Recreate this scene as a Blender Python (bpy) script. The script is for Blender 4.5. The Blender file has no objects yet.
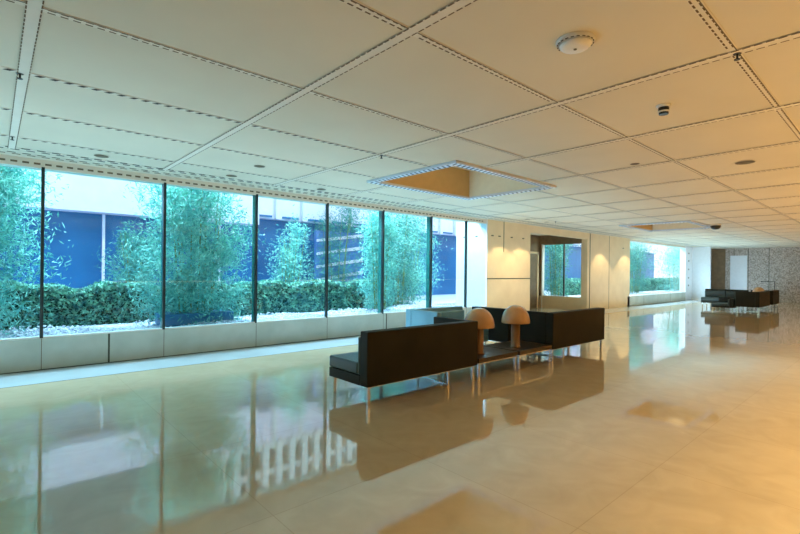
import bpy, bmesh, math, random
from mathutils import Vector, Matrix
random.seed(7)
sc = bpy.context.scene
col = sc.collection
PI = math.pi
H = 2.85            # ceiling height
YW = 7.84           # inner plane of the window wall

# ------------------------------------------------------------ materials
def new_mat(name):
    m = bpy.data.materials.new(name); m.use_nodes = True
    nt = m.node_tree
    return m, nt, nt.nodes['Principled BSDF']
def mat(name, c, rough=.6, metal=0., var=.0, scale=8., c2=None, bump=0., bscale=60., ior=None, coat=0., spec=None, emit=None, es=0.):
    m, nt, b = new_mat(name)
    b.inputs['Roughness'].default_value = rough
    b.inputs['Metallic'].default_value = metal
    if ior: b.inputs['IOR'].default_value = ior
    if spec is not None: b.inputs['Specular IOR Level'].default_value = spec
    b.inputs['Coat Weight'].default_value = coat
    b.inputs['Coat Roughness'].default_value = .05
    geo = nt.nodes.new('ShaderNodeNewGeometry')
    n = nt.nodes.new('ShaderNodeTexNoise'); n.inputs['Scale'].default_value = scale; n.inputs['Detail'].default_value = 5
    nt.links.new(geo.outputs['Position'], n.inputs['Vector'])
    r = nt.nodes.new('ShaderNodeValToRGB')
    if c2 is None: c2 = tuple(x*(1-var) for x in c)
    r.color_ramp.elements[0].position = .35; r.color_ramp.elements[1].position = .65
    r.color_ramp.elements[0].color = (*c2, 1); r.color_ramp.elements[1].color = (*c, 1)
    nt.links.new(n.outputs['Fac'], r.inputs['Fac'])
    nt.links.new(r.outputs['Color'], b.inputs['Base Color'])
    if bump:
        n2 = nt.nodes.new('ShaderNodeTexNoise'); n2.inputs['Scale'].default_value = bscale
        nt.links.new(geo.outputs['Position'], n2.inputs['Vector'])
        bp = nt.nodes.new('ShaderNodeBump'); bp.inputs['Strength'].default_value = bump; bp.inputs['Distance'].default_value = .01
        nt.links.new(n2.outputs['Fac'], bp.inputs['Height']); nt.links.new(bp.outputs['Normal'], b.inputs['Normal'])
    if emit:
        b.inputs['Emission Color'].default_value = (*emit, 1); b.inputs['Emission Strength'].default_value = es
    return m

M = {}
M['ceiling'] = mat('ceiling_plaster', (.74,.67,.52), .85, var=.05, scale=1.2)
M['slot'] = mat('slot_shadow', (.06,.045,.03), .9, var=.2)
M['slot_warm'] = mat('slot_shadow_warm', (.17,.11,.055), .9, var=.2)
M['slot_soft'] = mat('slot_shadow_soft', (.20,.16,.10), .9, var=.2)
M['ctrim'] = mat('ceiling_strip', (.80,.74,.62), .8, var=.04)
M['curb'] = mat('curb_stone', (.58,.64,.57), .5, c2=(.50,.56,.49), scale=3, bump=.05)
M['border'] = mat('border_stone', (.60,.67,.69), .12, c2=(.54,.61,.63), scale=2)
M['joint'] = mat('joint_dark', (.07,.08,.05), .8, var=.2)
M['stone'] = mat('pier_stone', (.88,.71,.45), .5, c2=(.82,.65,.40), scale=2.5, bump=.04)
M['pale'] = mat('pale_panel', (.86,.90,.94), .55, var=.04)
M['brown'] = mat('brown_panel', (.26,.17,.09), .5, c2=(.20,.13,.07), scale=5)
M['mullion'] = mat('mullion_dark', (.012,.03,.028), .4, var=.2)
M['fin'] = mat('fin_glass_edge', (.02,.20,.17), .25, c2=(.015,.14,.13), scale=2)
M['leather'] = mat('dark_leather', (.022,.018,.008), .6, c2=(.014,.012,.005), scale=3, bump=.15, bscale=180, spec=.25)
M['leather_seat'] = mat('leather_seat', (.035,.045,.035), .30, c2=(.025,.034,.028), scale=3, bump=.15, bscale=180)
M['leather_daylit'] = mat('leather_daylight_tint', (.22,.46,.60), .35, c2=(.18,.40,.52), scale=3, bump=.15, bscale=180)  # leather with the blue window daylight painted into its colour
M['chrome'] = mat('brushed_chrome', (.85,.84,.80), .18, metal=1., var=.05)
M['table'] = mat('dark_walnut', (.075,.045,.018), .30, c2=(.05,.03,.012), scale=14)
M['amber'] = mat('amber_shade', (.66,.37,.17), .22, c2=(.58,.31,.13), scale=6, coat=.5)
M['amber_stem'] = mat('amber_stem', (.30,.14,.045), .3, c2=(.24,.11,.03), scale=6)
M['white'] = mat('white_plastic', (.82,.80,.76), .45, var=.04)
M['black'] = mat('black_plastic', (.015,.014,.012), .35, var=.2)
M['facade'] = mat('pale_facade', (.88,.78,.93), .8, c2=(.82,.73,.88), scale=4)
M['facade_glass'] = mat('facade_glass', (.02,.15,.36), .3, c2=(.015,.11,.28), scale=1.2)
M['facade_teal'] = mat('facade_teal', (.03,.20,.22), .3, c2=(.02,.14,.18), scale=1.2)
M['louvre'] = mat('louvre_blue', (.10,.24,.55), .5, c2=(.07,.19,.46), scale=2)
M['gravel'] = mat('gravel_white', (.80,.80,.84), .9, c2=(.35,.36,.46), scale=22, bump=.6, bscale=30)
M['pebble'] = mat('pebble', (.86,.86,.90), .8, c2=(.42,.42,.52), scale=9)
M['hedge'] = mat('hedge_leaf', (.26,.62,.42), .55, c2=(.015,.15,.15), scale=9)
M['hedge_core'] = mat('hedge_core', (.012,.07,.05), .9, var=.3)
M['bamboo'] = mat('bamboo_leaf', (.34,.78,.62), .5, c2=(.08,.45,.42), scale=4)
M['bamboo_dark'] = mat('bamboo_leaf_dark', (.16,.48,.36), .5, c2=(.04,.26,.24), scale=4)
M['culm'] = mat('culm', (.30,.36,.12), .5, c2=(.2,.25,.08))
M['planter'] = mat('blue_planter', (.05,.22,.42), .5, var=.1)
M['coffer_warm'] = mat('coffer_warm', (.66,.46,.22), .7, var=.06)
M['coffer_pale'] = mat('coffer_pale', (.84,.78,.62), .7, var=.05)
M['perf'] = mat('perforated_metal', (.72,.78,.90), .4, metal=.1, var=.05)
M['perf_hole'] = mat('perforation', (.04,.06,.12), .7, var=.2)
M['lampglow'] = mat('downlight_glow', (1,.9,.7), .5, emit=(1,.82,.5), es=5.)

def floor_mat():
    m, nt, b = new_mat('polished_marble')
    geo = nt.nodes.new('ShaderNodeNewGeometry')
    n = nt.nodes.new('ShaderNodeTexNoise'); n.inputs['Scale'].default_value = .55; n.inputs['Detail'].default_value = 7; n.inputs['Roughness'].default_value=.6; n.inputs['Distortion'].default_value=.6
    n2 = nt.nodes.new('ShaderNodeTexNoise'); n2.inputs['Scale'].default_value = 3.2; n2.inputs['Detail'].default_value = 8; n2.inputs['Distortion'].default_value=1.4
    for q in (n, n2): nt.links.new(geo.outputs['Position'], q.inputs['Vector'])
    mx = nt.nodes.new('ShaderNodeMath'); mx.operation='MULTIPLY_ADD'; mx.inputs[1].default_value=.6
    mz = nt.nodes.new('ShaderNodeMath'); mz.operation='MULTIPLY'; mz.inputs[1].default_value=.4
    nt.links.new(n2.outputs['Fac'], mz.inputs[0]); nt.links.new(n.outputs['Fac'], mx.inputs[0]); nt.links.new(mz.outputs[0], mx.inputs[2])
    r = nt.nodes.new('ShaderNodeValToRGB'); e = r.color_ramp.elements
    e[0].position=.36; e[0].color=(.53,.42,.255,1); e[1].position=.62; e[1].color=(.64,.515,.325,1)
    nt.links.new(mx.outputs[0], r.inputs['Fac'])
    # slab joints
    br = nt.nodes.new('ShaderNodeTexBrick'); br.offset=0; br.inputs['Scale'].default_value=1
    br.inputs['Brick Width'].default_value=1.2; br.inputs['Row Height'].default_value=1.2; br.inputs['Mortar Size'].default_value=.003
    br.inputs['Color1'].default_value=(1,1,1,1); br.inputs['Color2'].default_value=(.96,.96,.96,1); br.inputs['Mortar'].default_value=(.84,.82,.78,1)
    nt.links.new(geo.outputs['Position'], br.inputs['Vector'])
    mul = nt.nodes.new('ShaderNodeMixRGB'); mul.blend_type='MULTIPLY'; mul.inputs[0].default_value=1
    nt.links.new(r.outputs['Color'], mul.inputs[1]); nt.links.new(br.outputs['Color'], mul.inputs[2])
    nt.links.new(mul.outputs[0], b.inputs['Base Color'])
    b.inputs['Roughness'].default_value=.045
    b.inputs['IOR'].default_value=2.1
    bp = nt.nodes.new('ShaderNodeBump'); bp.inputs['Strength'].default_value=.02; bp.inputs['Distance'].default_value=.02
    n3 = nt.nodes.new('ShaderNodeTexNoise'); n3.inputs['Scale'].default_value=1.5
    nt.links.new(geo.outputs['Position'], n3.inputs['Vector']); nt.links.new(n3.outputs['Fac'], bp.inputs['Height']); nt.links.new(bp.outputs['Normal'], b.inputs['Normal'])
    return m
M['floor'] = floor_mat()

def mosaic_mat():
    m, nt, b = new_mat('mosaic_wall')
    geo = nt.nodes.new('ShaderNodeNewGeometry')
    v = nt.nodes.new('ShaderNodeTexVoronoi'); v.inputs['Scale'].default_value=26
    nt.links.new(geo.outputs['Position'], v.inputs['Vector'])
    r = nt.nodes.new('ShaderNodeValToRGB'); e = r.color_ramp.elements
    e[0].position=.1; e[0].color=(.25,.20,.16,1); e[1].position=.9; e[1].color=(.70,.62,.56,1)
    nt.links.new(v.outputs['Color'], r.inputs['Fac']); nt.links.new(r.outputs['Color'], b.inputs['Base Color'])
    b.inputs['Roughness'].default_value=.7
    return m
M['mosaic'] = mosaic_mat()

def glass_mat(name, tint, gl=.06):
    m = bpy.data.materials.new(name); m.use_nodes=True; nt=m.node_tree; nt.nodes.clear()
    o = nt.nodes.new('ShaderNodeOutputMaterial'); t = nt.nodes.new('ShaderNodeBsdfTransparent'); t.inputs[0].default_value=(*tint,1)
    g = nt.nodes.new('ShaderNodeBsdfGlossy'); g.inputs['Roughness'].default_value=.01; g.inputs['Color'].default_value=(.8,.9,1,1)
    geo=nt.nodes.new('ShaderNodeNewGeometry'); dt=nt.nodes.new('ShaderNodeVectorMath'); dt.operation='DOT_PRODUCT'
    nt.links.new(geo.outputs['Normal'],dt.inputs[0]); nt.links.new(geo.outputs['Incoming'],dt.inputs[1])
    ab=nt.nodes.new('ShaderNodeMath'); ab.operation='ABSOLUTE'; nt.links.new(dt.outputs['Value'],ab.inputs[0])
    sb=nt.nodes.new('ShaderNodeMath'); sb.operation='SUBTRACT'; sb.inputs[0].default_value=1; nt.links.new(ab.outputs[0],sb.inputs[1])
    pw=nt.nodes.new('ShaderNodeMath'); pw.operation='POWER'; pw.inputs[1].default_value=5; nt.links.new(sb.outputs[0],pw.inputs[0])
    f=nt.nodes.new('ShaderNodeMath'); f.operation='MULTIPLY_ADD'; f.inputs[1].default_value=.5; f.inputs[2].default_value=gl*.3; nt.links.new(pw.outputs[0],f.inputs[0])
    mx = nt.nodes.new('ShaderNodeMixShader')
    nt.links.new(f.outputs[0], mx.inputs[0]); nt.links.new(t.outputs[0], mx.inputs[1]); nt.links.new(g.outputs[0], mx.inputs[2]); nt.links.new(mx.outputs[0], o.inputs[0])
    return m
M['glass'] = glass_mat('window_glass', (.80,.965,1.0))
M['glass_clear'] = glass_mat('clear_glass', (.88,.97,.96))

# ------------------------------------------------------------ mesh helpers
class MB:
    def __init__(s): s.v=[]; s.f=[]; s.m=[]; s.mats=[]
    def mi(s, m):
        if m not in s.mats: s.mats.append(m)
        return s.mats.index(m)
    def box(s, x0,x1,y0,y1,z0,z1, m, rz=0, c=(0,0)):
        k=len(s.v); i=s.mi(m)
        P=[(x,y,z) for z in (z0,z1) for x,y in ((x0,y0),(x1,y0),(x1,y1),(x0,y1))]
        if rz:
            q=[]
            for x,y,z in P:
                dx,dy=x-c[0],y-c[1]; q.append((c[0]+dx*math.cos(rz)-dy*math.sin(rz), c[1]+dx*math.sin(rz)+dy*math.cos(rz), z))
            P=q
        s.v+=P
        for a in ((0,3,2,1),(4,5,6,7),(0,1,5,4),(1,2,6,5),(2,3,7,6),(3,0,4,7)):
            s.f.append(tuple(k+j for j in a)); s.m.append(i)
        return s
    def quad(s, pts, m):
        k=len(s.v); s.v+=list(pts); s.f.append(tuple(range(k,k+len(pts)))); s.m.append(s.mi(m)); return s
    def lathe(s, prof, m, n=32, cx=0, cy=0):
        k=len(s.v); i=s.mi(m)
        for r,z in prof:
            for j in range(n):
                a=2*PI*j/n; s.v.append((cx+r*math.cos(a), cy+r*math.sin(a), z))
        for p in range(len(prof)-1):
            for j in range(n):
                a=k+p*n+j; b=k+p*n+(j+1)%n
                s.f.append((a,b,b+n,a+n)); s.m.append(i)
        if prof[0][0]>1e-4: s.f.append(tuple(k+j for j in reversed(range(n)))); s.m.append(i)
        if prof[-1][0]>1e-4: s.f.append(tuple(k+(len(prof)-1)*n+j for j in range(n))); s.m.append(i)
        return s
    def tube(s, p, q, r, m, n=10, r2=None):
        p=Vector(p); q=Vector(q); d=(q-p).normalized(); r2=r if r2 is None else r2
        a=d.orthogonal().normalized(); b=d.cross(a); k=len(s.v); i=s.mi(m)
        for c,rr in ((p,r),(q,r2)):
            for j in range(n):
                t=2*PI*j/n; s.v.append(tuple(c+a*math.cos(t)*rr+b*math.sin(t)*rr))
        for j in range(n): s.f.append((k+j,k+(j+1)%n,k+n+(j+1)%n,k+n+j)); s.m.append(i)
        s.f.append(tuple(k+j for j in reversed(range(n)))); s.m.append(i); s.f.append(tuple(k+n+j for j in range(n))); s.m.append(i)
        return s
    def build(s, name, parent=None, smooth=False, bevel=0., seg=2):
        me=bpy.data.meshes.new(name); me.from_pydata(s.v,[],s.f)
        for m in s.mats: me.materials.append(m)
        me.polygons.foreach_set('material_index', s.m)
        if smooth: me.polygons.foreach_set('use_smooth',[True]*len(s.f))
        me.update()
        o=bpy.data.objects.new(name, me); col.objects.link(o)
        if parent: o.parent=parent
        if bevel:
            b=o.modifiers.new('bevel','BEVEL'); b.width=bevel; b.segments=seg; b.limit_method='ANGLE'
            w=o.modifiers.new('wn','WEIGHTED_NORMAL')
            me.polygons.foreach_set('use_smooth',[True]*len(s.f))
        return o
def tag(o, label, cat, group=None, kind=None):
    o['label']=label; o['category']=cat
    if group: o['group']=group
    if kind: o['kind']=kind
    return o
def struct(o, kind='structure'): o['kind']=kind; return o
def empty(name, loc=(0,0,0), rz=0):
    o=bpy.data.objects.new(name,None); o.location=loc; o.rotation_euler=(0,0,rz); o.empty_display_size=.1; col.objects.link(o); return o
def copy_tree(o, parent=None):
    c=o.copy(); col.objects.link(c)
    if parent: c.parent=parent
    for ch in [x for x in bpy.data.objects if x.parent==o]: copy_tree(ch,c)
    return c

# ------------------------------------------------------------ floor, walls
X0, X1, Y0 = -5.0, 31.0, -7.0
fl=MB()
fl.quad([(X0,Y0,0),(X1,Y0,0),(X1,YW+.1,0),(X0,YW+.1,0)], M['floor'])
fl.quad([(12.4,YW+.1,0),(16.3,YW+.1,0),(16.3,9.8,0),(12.4,9.8,0)], M['floor'])
struct(fl.build('floor'))
# margin joint in the floor running along the curb
tj=MB(); tj.box(X0,28,6.93,6.945,.0,.0012, M['joint']); tj.box(X0,28,6.945,YW-.025,0,.001,M['border']); struct(tj.build('trim_1'))

# ceiling with the two coffer openings
CX=[(4.62,6.9),(14.2,16.4)]; CY=(4.08,5.72)
ce=MB(); xs=[X0,4.62,6.9,14.2,16.4,X1+.2]; ys=[Y0,CY[0],CY[1],YW+.1]
for i in range(5):
    for j in range(3):
        if j==1 and i in (1,3): continue
        ce.quad([(xs[i],ys[j],H),(xs[i],ys[j+1],H),(xs[i+1],ys[j+1],H),(xs[i+1],ys[j],H)], M['ceiling'])
ce.quad([(12.4,YW+.1,H),(12.4,9.8,H),(16.3,9.8,H),(16.3,YW+.1,H)], M['ceiling'])
struct(ce.build('ceiling'))
for i,(a,b) in enumerate(CX):
    c=MB(); z1=H+.5; y0,y1=CY
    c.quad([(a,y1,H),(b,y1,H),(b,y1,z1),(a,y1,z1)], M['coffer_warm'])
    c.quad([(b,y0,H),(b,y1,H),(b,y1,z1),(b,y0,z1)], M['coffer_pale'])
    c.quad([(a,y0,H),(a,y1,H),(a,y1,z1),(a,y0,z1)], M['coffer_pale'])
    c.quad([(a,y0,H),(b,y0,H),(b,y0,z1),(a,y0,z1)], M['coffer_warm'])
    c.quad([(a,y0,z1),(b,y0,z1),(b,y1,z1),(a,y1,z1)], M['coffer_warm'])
    struct(c.build('trim_%d'%(2+i)))
    # perforated frame standing round the opening
    g=MB(); w=.13; zb=H-.035
    for (p,q,r,s_) in ((a-w,b+w,y0-w,y0),(a-w,b+w,y1,y1+w),(a-w,a,y0,y1),(b,b+w,y0,y1)):
        g.box(p,q,r,s_,zb,H-.001, M['perf'])
    n=int((b-a+2*w)/.09)
    for k in range(n):
        x=a-w+.02+k*.09
        for yy in (y0-w,y1):
            z=zb-.002; g.quad([(x,yy+.012,z),(x+.035,yy+.118,z),(x+.068,yy+.118,z),(x+.033,yy+.012,z)],M['perf_hole'])
            
    n=int((y1-y0)/.09)
    for k in range(n):
        y=y0+.02+k*.09
        for xx in (a-w,b):
            z=zb-.002; g.quad([(xx+.012,y,z),(xx+.012,y+.033,z),(xx+.118,y+.068,z),(xx+.118,y+.035,z)],M['perf_hole'])
    struct(g.build('trim_%d'%(4+i)))

# ceiling grid: air slots along the window direction (rows) and cover strips across
tn=6
AY=[-1.75,-.48,.77,2.02,3.26,4.42,5.55,6.68]
BX=[-3.2,-1.5,.16,1.87,3.6,5.05,6.5]
while BX[-1]<29: BX.append(BX[-1]+1.5)
def in_coffer(x,y,m=.14):
    return any(a-m<x<b+m for a,b in CX) and CY[0]-m<y<CY[1]+m
for y in AY:
    t=MB()
    t.box(X0,X1,y-.028,y+.028,H-.004,H-.0005,M['ctrim']) if not (CY[0]-.2<y<CY[1]+.2) else [t.box(p,q,y-.028,y+.028,H-.004,H-.0005,M['ctrim']) for p,q in ((X0,4.48),(7.04,14.06),(16.54,X1))]
    far=y>3.6
    if not far:
        for p,q in zip([X0]+[bx+.035 for bx in BX],[bx-.035 for bx in BX]+[X1]): t.box(p,q,y-.022,y-.016,H-.0055,H-.003,M['slot_soft'])
    per=.09 if far else .06; x=X0
    while x<X1:
        d=math.hypot(x,y)
        if not in_coffer(x,y) and not any(abs(x+.03-bx)<.06 for bx in BX):
            if far:
                z=H-.0055; t.quad([(x+.03,y-.022,z),(x,y+.022,z),(x+.042,y+.022,z),(x+.072,y-.022,z)],M['slot'])
            else:
                t.box(x,x+per*.62,y+.013,y+.023,H-.0055,H-.003,M['slot_warm']); t.box(x,x+per*.62,y-.018,y-.010,H-.0057,H-.003,M['slot_warm'])
        x+=per
    struct(t.build('trim_%d'%tn)); tn+=1
for x in BX:
    t=MB()
    segs=[(Y0,YW-.5)]
    if any(a-.2<x<b+.2 for a,b in CX): segs=[(Y0,CY[0]-.14),(CY[1]+.14,YW-.5)]
    for p,q in segs:
        t.box(x-.036,x+.036,p,q,H-.0075,H-.0045,M['ctrim'])
        y=p
        while y<q:
            for s_,w in ((-.034,.0035),(.034,.0035)):
                t.box(x+s_-w,x+s_+w,y,min(q,y+.042),H-.009,H-.007,M['slot_warm'])
            y+=.06
    struct(t.build('trim_%d'%tn)); tn+=1
# linear diffuser over the windows
t=MB()
t.box(X0,30,7.28,7.34,H-.004,H-.0005,M['ctrim'])
for yy,off,w in ((7.27,0,.018),(7.36,.05,.018),(7.56,.02,.014),(7.66,.07,.014)):
    x=X0+off
    while x<28.2:
        t.box(x,x+.085,yy-w,yy+w,H-.006,H-.003,M['slot'] if yy<7.5 else M['slot_soft']); x+=.15
struct(t.build('trim_%d'%tn)); tn+=1

# unseen sides of the hall
w=MB(); w.box(X0,X1,Y0-.2,Y0,0,H,M['stone']); struct(w.build('wall_right'))
w=MB(); w.box(X0-.2,X0,Y0-.2,YW+.4,0,H,M['stone']); struct(w.build('wall_back'))
w=MB(); w.box(X1,X1+.2,Y0-.2,8.4,0,H,M['mosaic']); 
for yy in (6.55,5.9,5.0): w.box(X1-.006,X1,yy-.012,yy+.012,0,H,M['joint'])
struct(w.build('wall_front'))
# pale panel and brown edge at left of the mosaic wall
w=MB(); w.box(X1-.03,X1-.001,5.95,6.72,.1,2.45,M['pale']); struct(w.build('trim_%d'%tn)); tn+=1
w=MB(); w.box(X1-.05,X1-.001,6.95,7.6,0,H-.01,M['brown']); struct(w.build('trim_%d'%tn)); tn+=1

# ------------------------------------------------------------ the window wall
# curbs
def curb(x0,x1,joints,dark):
    global tn
    c=MB(); c.box(x0,x1,YW-.02,YW+.28,0,.43,M['curb'])
    for j in joints: c.box(j-.004,j+.004,YW-.0225,YW-.018,.0,.428,M['slot_soft'])
    for j in dark: c.box(j-.012,j+.012,YW-.024,YW-.018,.0,.43,M['joint'])
    c.box(x0,x1,YW-.023,YW-.018,0,.012,M['joint'])
    struct(c.build('trim_%d'%tn)); tn+=1
MX=[-2.54,-1.02,.5,2.02,3.54,5.04,6.51,8.05,9.38]
curb(X0,10.24,MX,[1.28,6.6]); curb(19.75,27.13,[21.5,23.2,24.9,26.6],[])
# head band
hb=MB(); hb.box(X0,10.24,YW,YW+.3,2.75,H+.05,M['ctrim'])
x=X0
while x<10.1: hb.box(x,x+.07,YW-.003,YW+.001,2.775,2.80,M['slot_soft']); x+=.12
struct(hb.build('trim_%d'%tn)); tn+=1
hb=MB(); hb.box(19.75,27.13,YW,YW+.3,2.78,H+.05,M['ctrim']); struct(hb.build('trim_%d'%tn)); tn+=1
wn=1
def window(x0,x1,y,z0,z1,fin=True,mul=True,glass='glass'):
    global wn
    e=empty('window_%d'%wn,(0,0,0)); struct(e); wn+=1
    MB().box(x0+.012,x1-.012,y+.02,y+.03,z0,z1,M[glass]).build('pane',e)
    if mul: MB().box(x0-.018,x0+.018,y-.01,y+.06,z0,z1,M['mullion']).build('mullion',e,bevel=.003)
    if fin: MB().box(x0-.008,x0+.008,y+.07,y+.17,z0,z1,M['fin']).build('glass_fin',e)
    b=MB(); b.box(x0,x1,y,y+.05,z0,z0+.018,M['white']); b.box(x0,x1,y,y+.05,z1-.018,z1,M['ctrim']); b.build('frame_rail',e)
    return e
edges=[X0]+MX+[10.235]
for i in range(len(edges)-1): window(edges[i],edges[i+1],YW,.43,2.75, fin=(i in (2,4,5,7,8,)), mul=True)
E3=[19.98,21.77,23.56,25.35,27.13]
for i in range(4): window(E3[i],E3[i+1],YW,.43,2.78, fin=False, mul=False, glass='glass_clear')

# pier 1
p=MB()
p.box(10.24,12.4,YW-.02,8.95,0,H,M['stone'])
p.box(10.236,10.24,YW-.02,8.95,0,H,M['pale'])
p.box(10.24,12.4,YW-.026,YW-.019,1.19,1.215,M['joint'])
p.box(11.0,11.02,YW-.026,YW-.019,1.97,H,M['joint'])
for x in (10.42,10.75,11.35,11.95): p.box(x,x+.10,YW-.026,YW-.019,2.40,2.43,M['joint'])
for x in (8.15,8.6): p.box(10.232,10.236,x,x+.09,2.38,2.41,M['joint'])
p.box(12.3,12.4,8.95,9.8,0,H,M['stone'])
struct(p.build('wall_pier'))
# recess: back wall with door, right side with window
p=MB(); p.box(12.3,16.5,9.8,10.0,0,H,M['brown']); struct(p.build('wall_recess_back'))
p=MB()
p.box(16.2,16.4,7.84,9.8,0,.47,M['stone']); p.box(16.2,16.4,7.84,9.8,2.5,H,M['brown']); p.box(16.2,16.4,7.84,8.08,.47,2.5,M['stone']); p.box(16.2,16.4,9.7,9.8,.47,2.5,M['brown'])
struct(p.build('wall_recess_side'))
e=struct(empty('window_%d'%wn)); wn+=1
MB().box(16.29,16.30,8.08,9.7,.47,2.5,M['glass_clear']).build('pane',e)
MB().box(16.26,16.33,8.78,8.82,.47,2.5,M['mullion']).build('mullion',e)
f=MB(); f.box(16.24,16.34,8.08,9.7,.47,.49,M['white']); f.box(16.24,16.34,8.08,9.7,2.48,2.5,M['brown']); f.box(16.18,16.34,9.66,9.7,.0,2.5,M['white']); f.build('frame_rail',e)
e=struct(empty('door_1')); 
MB().box(14.6,15.95,9.76,9.8,.0,2.1,M['brown']).build('door_leaf',e,bevel=.004)
f=MB(); f.box(14.5,14.58,9.74,9.8,0,2.18,M['stone']); f.box(15.97,16.05,9.74,9.8,0,2.18,M['stone']); f.box(14.5,16.05,9.74,9.8,2.12,2.2,M['stone']); f.build('door_frame',e)
f=MB(); f.tube((14.75,9.73,1.0),(14.75,9.73,1.2),.012,M['chrome']); f.tube((14.75,9.76,1.02),(14.75,9.73,1.02),.006,M['chrome']); f.tube((14.75,9.76,1.18),(14.75,9.73,1.18),.006,M['chrome']); f.build('door_handle',e)
# header across the recess opening
p=MB(); p.box(12.4,16.3,YW-.01,YW+.08,2.62,H,M['stone']); struct(p.build('trim_%d'%tn)); tn+=1
# pier 2
p=MB()
p.box(16.2,19.95,YW-.02,8.9,0,H,M['stone']) if False else None
p.box(16.42,19.95,YW-.02,8.1,0,H,M['stone']); p.box(16.15,16.42,YW-.02,YW+.2,0,H,M['stone'])
p.box(16.33,16.37,YW-.026,YW-.019,0,H,M['joint'])
p.box(17.95,17.97,YW-.024,YW-.019,0,H,M['slot_soft'])
p.box(19.2,19.3,YW-.026,YW-.019,2.40,2.43,M['joint'])
struct(p.build('wall_pier_far'))
# end of window 3 and end wall return
p=MB(); p.box(27.13,28.3,YW-.02,8.1,0,H,M['pale'])
for z in (.75,1.15,1.6,2.05,2.45): p.box(27.55,27.68,YW-.026,YW-.019,z,z+.07,M['joint'])
p.box(28.2,28.35,7.0,YW,0,H,M['pale'])
struct(p.build('wall_end_return'))
p=MB(); p.box(28.35,X1+.1,YW,8.1,0,H,M['brown']); struct(p.build('wall_left_far'))

# ------------------------------------------------------------ sofas
def make_sofa(L, arm_end, D=.72, name='sofa', LE='leather', LS='leather_seat'):
    """local: back face on y=0 facing +y; arm_end -1 = panel arm at x=0, +1 = at x=L"""
    e=empty(name)
    zb,zt=.195,.765
    ba=MB(); ba.box(0,L,0,.13,zb,zt,M[LE]); ba.build('backrest',e,bevel=.012)
    ax0,ax1=(0,.085) if arm_end<0 else (L-.085,L)
    if arm_end:
        MB().box(ax0,ax1,.132,D,zb,zt,M[LE]).build('arm',e,bevel=.012)
    s0=.087 if arm_end<0 else 0.0; s1=L-.087 if arm_end>0 else L
    MB().box(s0,s1,.132,D-.01,zb,.30,M[LE]).build('seat_base',e,bevel=.008)
    n=2; w_=(s1-s0)/n
    for k in range(n):
        MB().box(s0+k*w_+.003,s0+(k+1)*w_-.003,.18,D,.303,.43,M[LS]).build('seat_cushion',e,bevel=.02,seg=3)
        MB().box(s0+k*w_+.003,s0+(k+1)*w_-.003,.132,.18,.303,.70,M[LS]).build('back_cushion',e,bevel=.02,seg=3)
    for x in (.05,L-.05):
        for y in (.045,D-.05):
            MB().box(x-.015,x+.015,y-.015,y+.015,0,zb,M['chrome']).build('leg',e,bevel=.002)
    xm=L*.74 if arm_end>=0 else L*.26
    f=MB(); 
    for y in (.09,D-.1): f.box(xm-.011,xm+.011,y-.011,y+.011,0,zb,M['chrome'])
    f.box(xm-.011,xm+.011,.09,D-.1,0,.018,M['chrome']); f.box(.05,L-.05,.036,.052,zb-.014,zb,M['chrome'])
    f.build('sled_support',e)
    return e
YS=3.68
A=make_sofa(1.79,1); A.location=(2.86,YS,0)
tag(A,'near dark leather sofa with open end and chrome legs, left of the mushroom lamps','sofa')
B=make_sofa(1.80,-1); B.location=(6.50,YS,0)
tag(B,'dark leather sofa right of the mushroom lamps, high arm towards them','sofa')
# opposite sofa, its seat facing the near one
D=make_sofa(1.30,1,LE='leather_daylit',LS='leather_daylit'); D.location=(6.40,5.55,0); D.rotation_euler.z=PI
tag(D,'sofa nearest the windows, blue daylight painted into its leather, seen over the back of the near sofa','sofa')
G=make_sofa(.80,0); G.location=(6.44,4.46,0); G.rotation_euler.z=-PI/2
G.location=(6.5,5.30,0)
tag(G,'short dark sofa turned sideways behind the mushroom lamps','sofa')

# low tables with lamps
def make_table(w=.95,d=.66):
    e=empty('low_table')
    MB().box(0,w,0,d,.215,.275,M['table']).build('table_top',e,bevel=.006)
    for x in (.03,w-.03):
        for y in (.03,d-.03): MB().box(x-.014,x+.014,y-.014,y+.014,0,.215,M['chrome']).build('leg',e,bevel=.002)
    for y in (.03,d-.03): MB().box(.046,w-.046,y-.008,y+.008,.195,.2145,M['chrome']).build('rail',e)
    return e
T1=make_table(.88); T1.location=(4.67,YS,0); tag(T1,'low dark wooden table butted against the near sofa, under the nearer mushroom lamp','table','low tables between the sofas')
T2=make_table(.88); T2.location=(5.59,YS,0); tag(T2,'low dark wooden table under the farther mushroom lamp, beside the right sofa','table','low tables between the sofas')
def make_lamp(base_z):
    e=empty('table_lamp')
    MB().lathe([(.0,0),(.072,0),(.075,.006),(.075,.012),(.066,.02),(.064,.34),(.05,.37),(.03,.40),(.0,.40)],M['amber_stem']).build('stem',e,smooth=True)
    R=.21; prof=[(R-.012,.368),(R,.362),(R,.375)]
    for k in range(1,13):
        a=k/12*PI/2; prof.append((R*math.cos(a)**.9 if k<12 else 0.0, .375+.25*math.sin(a)))
    prof2=[(max(0,r-.006),z-.006) for r,z in reversed(prof[2:])]
    MB().lathe(prof+prof2,M['amber'],n=48).build('lamp_shade',e,smooth=True)
    return e
L1=make_lamp(.275); L1.location=(4.97,3.92,.276); tag(L1,'amber mushroom table lamp nearer the camera, right behind the near sofa\'s end','lamp','mushroom lamps')
L2=copy_tree(L1); L2.location=(5.84,3.92,.276); tag(L2,'second amber mushroom table lamp, to the right of its twin','lamp','mushroom lamps')

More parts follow.
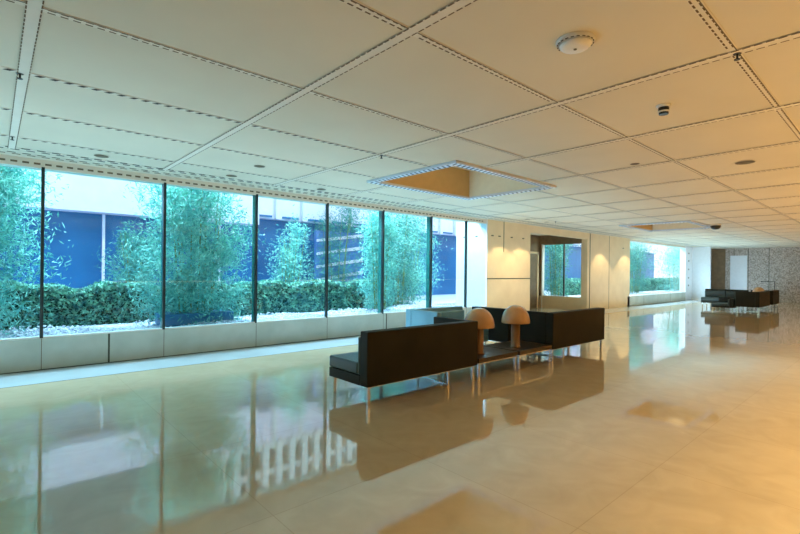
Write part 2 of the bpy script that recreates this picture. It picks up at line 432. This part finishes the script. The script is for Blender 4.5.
# far group
F1=make_sofa(1.9,-1); F1.location=(20.8,3.62,0); tag(F1,'far dark sofa seen from behind at right, before the mosaic wall','sofa','distant sofas')
F2=make_sofa(1.5,0); F2.location=(22.95,3.98+.55,0); F2.location=(23.0,4.35,0); F2.rotation_euler.z=PI/2; tag(F2,'far dark green sofa whose seat faces the camera','sofa','distant sofas')
F3=make_sofa(1.3,1); F3.location=(21.0,4.45,0); F3.rotation_euler.z=0
bpy.data.objects.remove(F3) if False else None
F3.location=(20.9,4.42,0); F3.scale=(.85,1,.62); tag(F3,'low far dark bench seat in front of the green sofa','sofa','distant sofas')
F4=make_sofa(1.3,-1); F4.location=(23.3,3.62,0); tag(F4,'farthest black sofa at the right end of the distant group','sofa','distant sofas')
L3=copy_tree(L1); L3.location=(22.93,4.02,.276); tag(L3,'small distant amber mushroom lamp among the far sofas','lamp')
T3=make_table(.5,.6); T3.location=(22.74,3.72,0); tag(T3,'small low table between the two far sofas seen from behind','table')
# slender reading lamp
e=empty('floor_lamp',(25.4,3.9,0)); tag(e,'slender dark floor lamp with a thin horizontal arm by the far sofas','lamp')
MB().lathe([(0,0),(.13,0),(.13,.015),(0,.015)],M['black']).build('base',e); MB().tube((0,0,.01),(0,0,1.1),.012,M['black']).build('pole',e); f=MB(); f.tube((0,.0,1.1),(0,.45,1.1),.012,M['black']); f.tube((0,.45,1.115),(0,.45,1.06),.03,M['black']); f.build('arm',e)

# ------------------------------------------------------------ ceiling fittings
e=empty('smoke_detector',(2.70,1.40,H)); tag(e,'round white ceiling detector near the top right of the photo','detector')
MB().lathe([(0,-.022),(.112,-.022),(.115,-.012),(.115,-.0002),(0,-.0002)],M['white'],n=40).build('base',e,smooth=False,bevel=.002)
f=MB(); f.lathe([(0,-.055),(.05,-.054),(.082,-.047),(.094,-.036),(.096,-.0235),(0,-.0235)],M['white'],n=40); f.build('cover',e,smooth=True)
f=MB(); f.lathe([(.0,-.0585),(.010,-.0585),(.010,-.0552),(0,-.0552)],M['slot_soft'],n=12)
for k in range(20):
    a=2*PI*k/20; x,y=.1065*math.cos(a),.1065*math.sin(a); MB().box(x-.009,x+.009,y-.003,y+.003,-.0255,-.0225,M['slot'],rz=a+PI/2,c=(x,y)).build('vent_slot',e)
f.build('indicator',e)
e=empty('ceiling_spotlight',(4.30,1.42,H)); tag(e,'small black and white ceiling fitting in front of the detector','spotlight')
MB().lathe([(0,-.02),(.045,-.02),(.055,-.01),(.055,-.0002),(0,-.0002)],M['white'],n=24).build('base',e)
MB().tube((0,0,-.02),(.0,0,-.05),.042,M['black'],n=20).build('collar',e)
f=MB(); f.tube((0,0,-.05),(.0,0,-.062),.046,M['white'],n=20); f.tube((0,0,-.062),(.0,0,-.078),.038,M['black'],n=20); f.build('head',e)
SP=[(3.62,.76,'sprinkler head at a strip crossing beside the right edge of the photo'),(.14,4.45,'sprinkler head on the ceiling strip at the far left, nearest the top'),(.15,6.66,'sprinkler head on the left ceiling strip closest to the windows'),(3.62,4.42,'sprinkler head on the slot row left of the ceiling coffer'),(11.9,6.7,'small sprinkler head between coffer and recess opening')]
proto=None
for x,y,lb in SP:
    if proto is None:
        proto=empty('sprinkler',(x,y,H)); o=proto
        MB().lathe([(0,-.014),(.028,-.014),(.034,-.009),(0,-.009)],M['black'],n=16).build('escutcheon',o)
        MB().tube((0,0,-.014),(0,0,-.06),.009,M['black']).build('body',o)
        f=MB(); f.lathe([(0,-.066),(.024,-.066),(.024,-.060),(0,-.060)],M['black'],n=12); f.build('deflector',o)
    else: o=copy_tree(proto); o.location=(x,y,H)
    o.scale=(.75,.75,.7)
    tag(o,lb,'sprinkler','ceiling sprinklers')
DL=[(1.04,7.0,'recessed downlight leftmost above the windows',.075),(2.78,6.09,'recessed downlight in the middle row above the second pane',.07),(2.75,7.02,'recessed downlight above the third pane',.075),(4.39,7.05,'recessed downlight above the fourth pane',.075),(7.22,1.42,'round recessed downlight in the warm ceiling at right edge',.10),(6.3,2.42,'tiny recessed downlight left of the right edge one',.05),(10.85,6.95,'recessed downlight washing the left half of the stone pier',.06),(11.85,6.95,'recessed downlight washing the right half of the stone pier',.06),(19.4,6.95,'recessed downlight washing the far pier',.06)]
for x,y,lb,r in DL:
    o=empty('downlight',(x,y,H)); tag(o,lb,'downlight','recessed downlights')
    f=MB(); f.lathe([(r*.72,-.010),(r,-.010),(r+.006,-.0095),(r+.006,-.0092),(r*.72,-.0092)],M['slot_soft'],n=28); f.build('trim_ring',o)
    g=M['lampglow'] if y==6.95 else M['white']
    f=MB(); f.lathe([(0,-.0098),(r*.7,-.0098),(r*.7,-.0093),(0,-.0093)],g,n=20); f.build('lens',o)
e=empty('dome_camera',(15.75,3.78,H)); tag(e,'black dome camera on the ceiling beside the far coffer','camera')
MB().lathe([(0,-.15),(.07,-.14),(.11,-.11),(.13,-.06),(.13,-.03),(0,-.03)],M['black'],n=24).build('dome',e,smooth=True)
MB().lathe([(0,-.03),(.14,-.03),(.14,-.0008),(0,-.0008)],M['white'],n=24).build('base',e)

# ------------------------------------------------------------ outside
g=MB(); g.box(-12,10.235,8.13,24,.0,.36,M['gravel']); g.box(10.235,16.42,10.01,24,.0,.36,M['gravel']); g.box(16.42,50,8.13,24,.0,.36,M['gravel']); struct(g.build('ground'))
# loose pebbles
pb=MB()
def pebble(x,y,z,r):
    k=len(pb.v); rz=random.random()*6; a=r*random.uniform(.8,1.5); b=r*random.uniform(.6,1); c=r*random.uniform(.5,.9)
    for dx,dy,dz in ((1,0,0),(0,1,0),(-1,0,0),(0,-1,0),(0,0,1),(0,0,-1)):
        X,Y=dx*a,dy*b; pb.v.append((x+X*math.cos(rz)-Y*math.sin(rz), y+X*math.sin(rz)+Y*math.cos(rz), z+dz*c))
    i=pb.mi(M['pebble'])
    for f_ in ((0,1,4),(1,2,4),(2,3,4),(3,0,4),(1,0,5),(2,1,5),(3,2,5),(0,3,5)): pb.f.append(tuple(k+j for j in f_)); pb.m.append(i)
for k in range(9000):
    x=random.uniform(-1.2,11) if k<6500 else random.uniform(16.6,34); y=8.16+abs(random.gauss(0,.75))
    if y>10 or (10.15<x<12.5): continue
    pebble(x,y,.365+random.uniform(0,.03)+.03*math.sin(x*3+y*2),random.uniform(.014,.034))
tag(pb.build('gravel',smooth=False),'white pebble gravel bed between the windows and the hedge','gravel',kind='stuff')

def leaves(mb, n, fn, size, m, aspect=.5, droop=0.):
    for _ in range(n):
        c=Vector(fn()); s_=size*random.uniform(.6,1.3)
        a=Vector((random.gauss(0,1),random.gauss(0,1),random.gauss(0,.8)-droop)).normalized(); b=a.orthogonal().normalized()
        b=(Matrix.Rotation(random.random()*6.28,3,a)@b)
        p=c-a*s_; q=c+a*s_; w1=b*s_*aspect
        k=len(mb.v); mb.v+= [tuple(p),tuple(c+w1),tuple(q),tuple(c-w1)]; mb.f.append((k,k+1,k+2,k+3)); mb.m.append(mb.mi(m))
def hedge(x0,x1,y0,y1,z0,z1,n,label):
    e=empty('hedge',((x0+x1)/2,(y0+y1)/2,z0)); ox,oy,oz=e.location
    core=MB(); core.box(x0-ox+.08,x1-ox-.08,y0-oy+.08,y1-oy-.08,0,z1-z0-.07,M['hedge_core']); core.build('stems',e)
    mb=MB()
    def fn():
        r=random.random(); x=random.uniform(x0,x1)
        b=.05*math.sin(x*4.3)+.04*math.sin(x*9.1)
        if r<.55: return (x-ox, y0-oy+abs(random.gauss(0,.05))+b*.5, random.uniform(0,z1-z0+b))
        if r<.9: return (x-ox, random.uniform(y0,y1)-oy, z1-z0+b-abs(random.gauss(0,.05)))
        return ((x0 if random.random()<.5 else x1)-ox, random.uniform(y0,y1)-oy, random.uniform(0,z1-z0))
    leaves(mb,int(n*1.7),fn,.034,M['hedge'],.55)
    mb.build('foliage',e); tag(e,label,'hedge')
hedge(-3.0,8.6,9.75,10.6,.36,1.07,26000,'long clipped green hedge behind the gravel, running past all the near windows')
hedge(19.3,36,10.2,11.0,.36,1.05,14000,'clipped hedge seen through the far windows and recess')

def bamboo(x,y,z0,h,rx,ry,n,label,m='bamboo',culms=9,planter=False,size=.085,cat='bamboo',base=.0):
    e=empty('bamboo' if cat=='bamboo' else 'tree',(x,y,z0)); tag(e,label,cat)
    cu=MB(); tops=[]
    for k in range(culms):
        a=random.random()*6.28; r=random.random()**.5*.45
        bx,by=math.cos(a)*rx*r,math.sin(a)*ry*r; tx,ty=bx*2.1+random.gauss(0,.08),by*2.1
        th=h*random.uniform(.75,1); tops.append((bx,by,tx,ty,th))
        cu.tube((bx,by,0),((bx+tx)/2,(by+ty)/2,th*.55),.016,M['culm'],n=6,r2=.012); cu.tube(((bx+tx)/2,(by+ty)/2,th*.55),(tx,ty,th),.012,M['culm'],n=6,r2=.004)
    cu.build('culms',e)
    mb=MB(); cl=[]
    for k in range(110):
        bx,by,tx,ty,th=random.choice(tops); t=random.uniform(base,1)**.8
        wd=(.35+.65*math.sin(PI*min(1,t*.9+.12)))
        a=random.random()*6.28; rr=random.random()**.5
        cl.append((bx+(tx-bx)*t+math.cos(a)*rx*rr*wd, by+(ty-by)*t+math.sin(a)*ry*rr*wd, max(.05,t*th)))
    def fn():
        c=random.choice(cl); s_=rx*.24
        return (c[0]+random.gauss(0,s_), c[1]+random.gauss(0,s_), max(.03,c[2]+random.gauss(0,.17)))
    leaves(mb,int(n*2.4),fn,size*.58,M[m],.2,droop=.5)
    mb.build('foliage',e)
    if planter:
        e['label']=label
        MB().box(-.62,.62,-.28,.28,-.005,.22,M['planter']).build('planter',e,bevel=.01)
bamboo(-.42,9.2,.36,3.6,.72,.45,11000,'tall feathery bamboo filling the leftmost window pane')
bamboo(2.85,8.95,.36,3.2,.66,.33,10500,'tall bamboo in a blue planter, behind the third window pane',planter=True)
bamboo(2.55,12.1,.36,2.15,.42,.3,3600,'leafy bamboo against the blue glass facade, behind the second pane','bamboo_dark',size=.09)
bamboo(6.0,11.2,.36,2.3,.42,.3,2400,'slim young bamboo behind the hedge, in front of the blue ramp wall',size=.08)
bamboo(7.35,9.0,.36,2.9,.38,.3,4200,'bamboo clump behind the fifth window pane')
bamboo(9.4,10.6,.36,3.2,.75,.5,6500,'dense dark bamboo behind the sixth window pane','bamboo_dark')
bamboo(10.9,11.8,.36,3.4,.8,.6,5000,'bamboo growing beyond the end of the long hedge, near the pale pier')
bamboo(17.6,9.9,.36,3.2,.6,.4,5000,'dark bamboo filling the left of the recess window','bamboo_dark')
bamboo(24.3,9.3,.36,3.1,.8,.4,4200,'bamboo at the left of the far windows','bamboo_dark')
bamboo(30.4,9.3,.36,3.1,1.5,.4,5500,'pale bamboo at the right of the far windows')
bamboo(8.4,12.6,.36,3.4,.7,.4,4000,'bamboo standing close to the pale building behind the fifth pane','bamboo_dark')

# building opposite
e=empty('office_building',(0,13.4,0)); tag(e,'pale office building with dark blue ground floor glass opposite the windows','building')
Yb=0
f=MB(); f.box(-14,5.9,Yb,Yb+.3,.3,2.72,M['facade_glass']); f.build('ground_floor_glass',e)
for x in (-9,-6.2,-3.4,-.6,2.05,4.9): MB().box(x-.03,x+.03,Yb-.05,Yb,.3,2.72,M['facade']).build('window_post',e)
f=MB(); f.box(-14,5.9,Yb-.5,Yb+.3,2.72,3.62,M['facade']); f.build('spandrel_band',e)
f=MB(); f.box(-14,3.6,Yb,Yb+.3,3.62,9.5,M['facade_teal'])
for z in (5.6,7.6): f.box(-14,3.6,Yb-.04,Yb,z,z+.25,M['facade'])
f.build('upper_glass',e)
f=MB(); f.box(5.9,40,Yb+.4,Yb+.7,.3,3.0,M['facade_glass']); f.build('ground_floor_wall',e)
f=MB(); f.box(3.6,40,Yb+.1,Yb+.5,3.05 if False else 3.62,4.1,M['facade']); f.box(5.9,40,Yb+.1,Yb+.5,3.0,3.62,M['facade']); f.build('spandrel_wall',e)
f=MB()
for k in range(30):
    x=6.0+k*.95; f.box(x,x+.58,Yb+.05,Yb+.1,3.04,3.10,M['facade_glass']); f.box(x+.68,x+.74,Yb-.02,Yb+.1,3.0,4.1,M['white'])
f.build('sill_slot',e)
f=MB(); f.box(3.6,40,Yb+.42,Yb+.6,4.1,10,M['facade_teal']); f.build('grid_glass',e)
f=MB()
x=3.6
while x<24:
    f.box(x,x+.2,Yb+.02,Yb+.4,4.1,10,M['white']); x+=.46
for z in (4.1,4.95,5.8,6.65,7.5,8.35,9.2): f.box(3.6,24,Yb+.1,Yb+.41,z,z+.2,M['white'])
f.build('white_grid',e)
# blue louvred ramp wall
e=empty('louvred_screen',(8.6,12.6,.36)); tag(e,'blue screen with slanting pale stripes beyond the hedge, mid window','screen')
f=MB(); f.box(-.95,.95,0,.08,0,2.3,M['louvre']); f.build('panel',e)
f=MB()
for k in range(5):
    z=.25+k*.42
    f.quad([(-.93,-.03,z),(.93,-.03,z+.24),(.93,-.03,z+.36),(-.93,-.03,z+.08)],M['facade'])
f.build('pale_stripe',e)

# ------------------------------------------------------------ lights
def area(name,loc,rot,sx,sy,power,c):
    l=bpy.data.lights.new(name,'AREA'); l.shape='RECTANGLE'; l.size=sx; l.size_y=sy; l.energy=power; l.color=c
    o=bpy.data.objects.new(name,l); o.location=loc; o.rotation_euler=rot; col.objects.link(o); return o
def spot(name,loc,power,c,ang=70,blend=.5,rot=(0,0,0),r=.03):
    l=bpy.data.lights.new(name,'SPOT'); l.energy=power; l.color=c; l.spot_size=math.radians(ang); l.spot_blend=blend; l.shadow_soft_size=r
    o=bpy.data.objects.new(name,l); o.location=loc; o.rotation_euler=rot; col.objects.link(o); return o
WARM=(1,.72,.36); COOL=(.42,.74,1)
for k,x in enumerate((-1,5,12,20,27)):
    area('warm_fill_up',(x,-2.6,.9),(PI,0,0),4,2,[6,80,92,92,80][k],(1,.57,.18))  # added warm fill aimed at the ceiling, stands for no known fixture
for x in (4.5,10,16,23):
    area('warm_fill_down',(x,-.9,H-.03),(0,0,0),5,1.2,105 if x<8 else 165,WARM).data.spread=math.radians(112)  # added soft fill overhead, out of view, to brighten the floor
for x in (10.85,11.85,19.4,17.2):
    spot('scallop_spot',(x,6.95,H-.04),95,(1,.78,.46),84,.3,(math.radians(12),0,0))
for (a,b) in CX:
    l=bpy.data.lights.new('coffer_light','POINT'); l.energy=[5,2.5][int(a>10)]; l.color=(1,.75,.4); l.shadow_soft_size=.3
    o=bpy.data.objects.new('coffer_light',l); o.location=((a+b)/2-.3,CY[0]+.45,H+.3); col.objects.link(o)
spot('far_ceiling_spot',(25,5.8,H-.04),60,(1,.85,.6),110,.8)

for x in (-1,6,13,20,27):
    area('cool_fill_up',(x,5.9,.13),(PI,0,0),6.5,1.6,[75,68,68,90,110][[-1,6,13,20,27].index(x)],COOL)  # added cool fill from below, imitates window daylight on the ceiling
area('daylight_fill',(12,9.9,4.7),(math.radians(-42),0,0),44,1.6,6200,(.66,.83,1))  # added area lamp standing in for daylight through the windows
W=bpy.data.worlds.new('sky'); sc.world=W; W.use_nodes=True; nt=W.node_tree; bg=nt.nodes['Background']
tc=nt.nodes.new('ShaderNodeTexCoord'); sx=nt.nodes.new('ShaderNodeSeparateXYZ'); r=nt.nodes.new('ShaderNodeValToRGB')
r.color_ramp.elements[0].position=.0; r.color_ramp.elements[0].color=(.86,.90,1,1); r.color_ramp.elements[1].position=.7; r.color_ramp.elements[1].color=(.50,.70,1,1)
nt.links.new(tc.outputs['Generated'],sx.inputs[0]); nt.links.new(sx.outputs['Z'],r.inputs[0]); nt.links.new(r.outputs[0],bg.inputs[0]); bg.inputs[1].default_value=2.2
s=bpy.data.lights.new('sun','SUN'); s.energy=2.2; s.angle=.15; s.color=(1,.97,.92); o=bpy.data.objects.new('sun',s); o.rotation_euler=(math.radians(-48),math.radians(18),0)
# light comes from over the hall roof onto the facade opposite
o.rotation_euler=(math.radians(40),math.radians(0),math.radians(25)); col.objects.link(o)

# ------------------------------------------------------------ camera
F=455.3; a=.841; ro=.011
fw=Vector((math.cos(a),math.sin(a),0)); rt=Vector((math.sin(a),-math.cos(a),0)); up=Vector((0,0,1))
R=rt*math.cos(ro)+up*math.sin(ro); U=up*math.cos(ro)-rt*math.sin(ro)
cam=bpy.data.cameras.new('camera'); co=bpy.data.objects.new('camera',cam); col.objects.link(co)
m=Matrix((R,U,-fw)).transposed().to_4x4(); m.translation=Vector((0,0,1.4)); co.matrix_world=m
cam.sensor_width=36; cam.lens=F/800*36; cam.shift_y=3.66/800; cam.clip_start=.05; cam.clip_end=200
sc.camera=co
sc.view_settings.view_transform='Standard'; sc.view_settings.look='None'; sc.view_settings.exposure=0
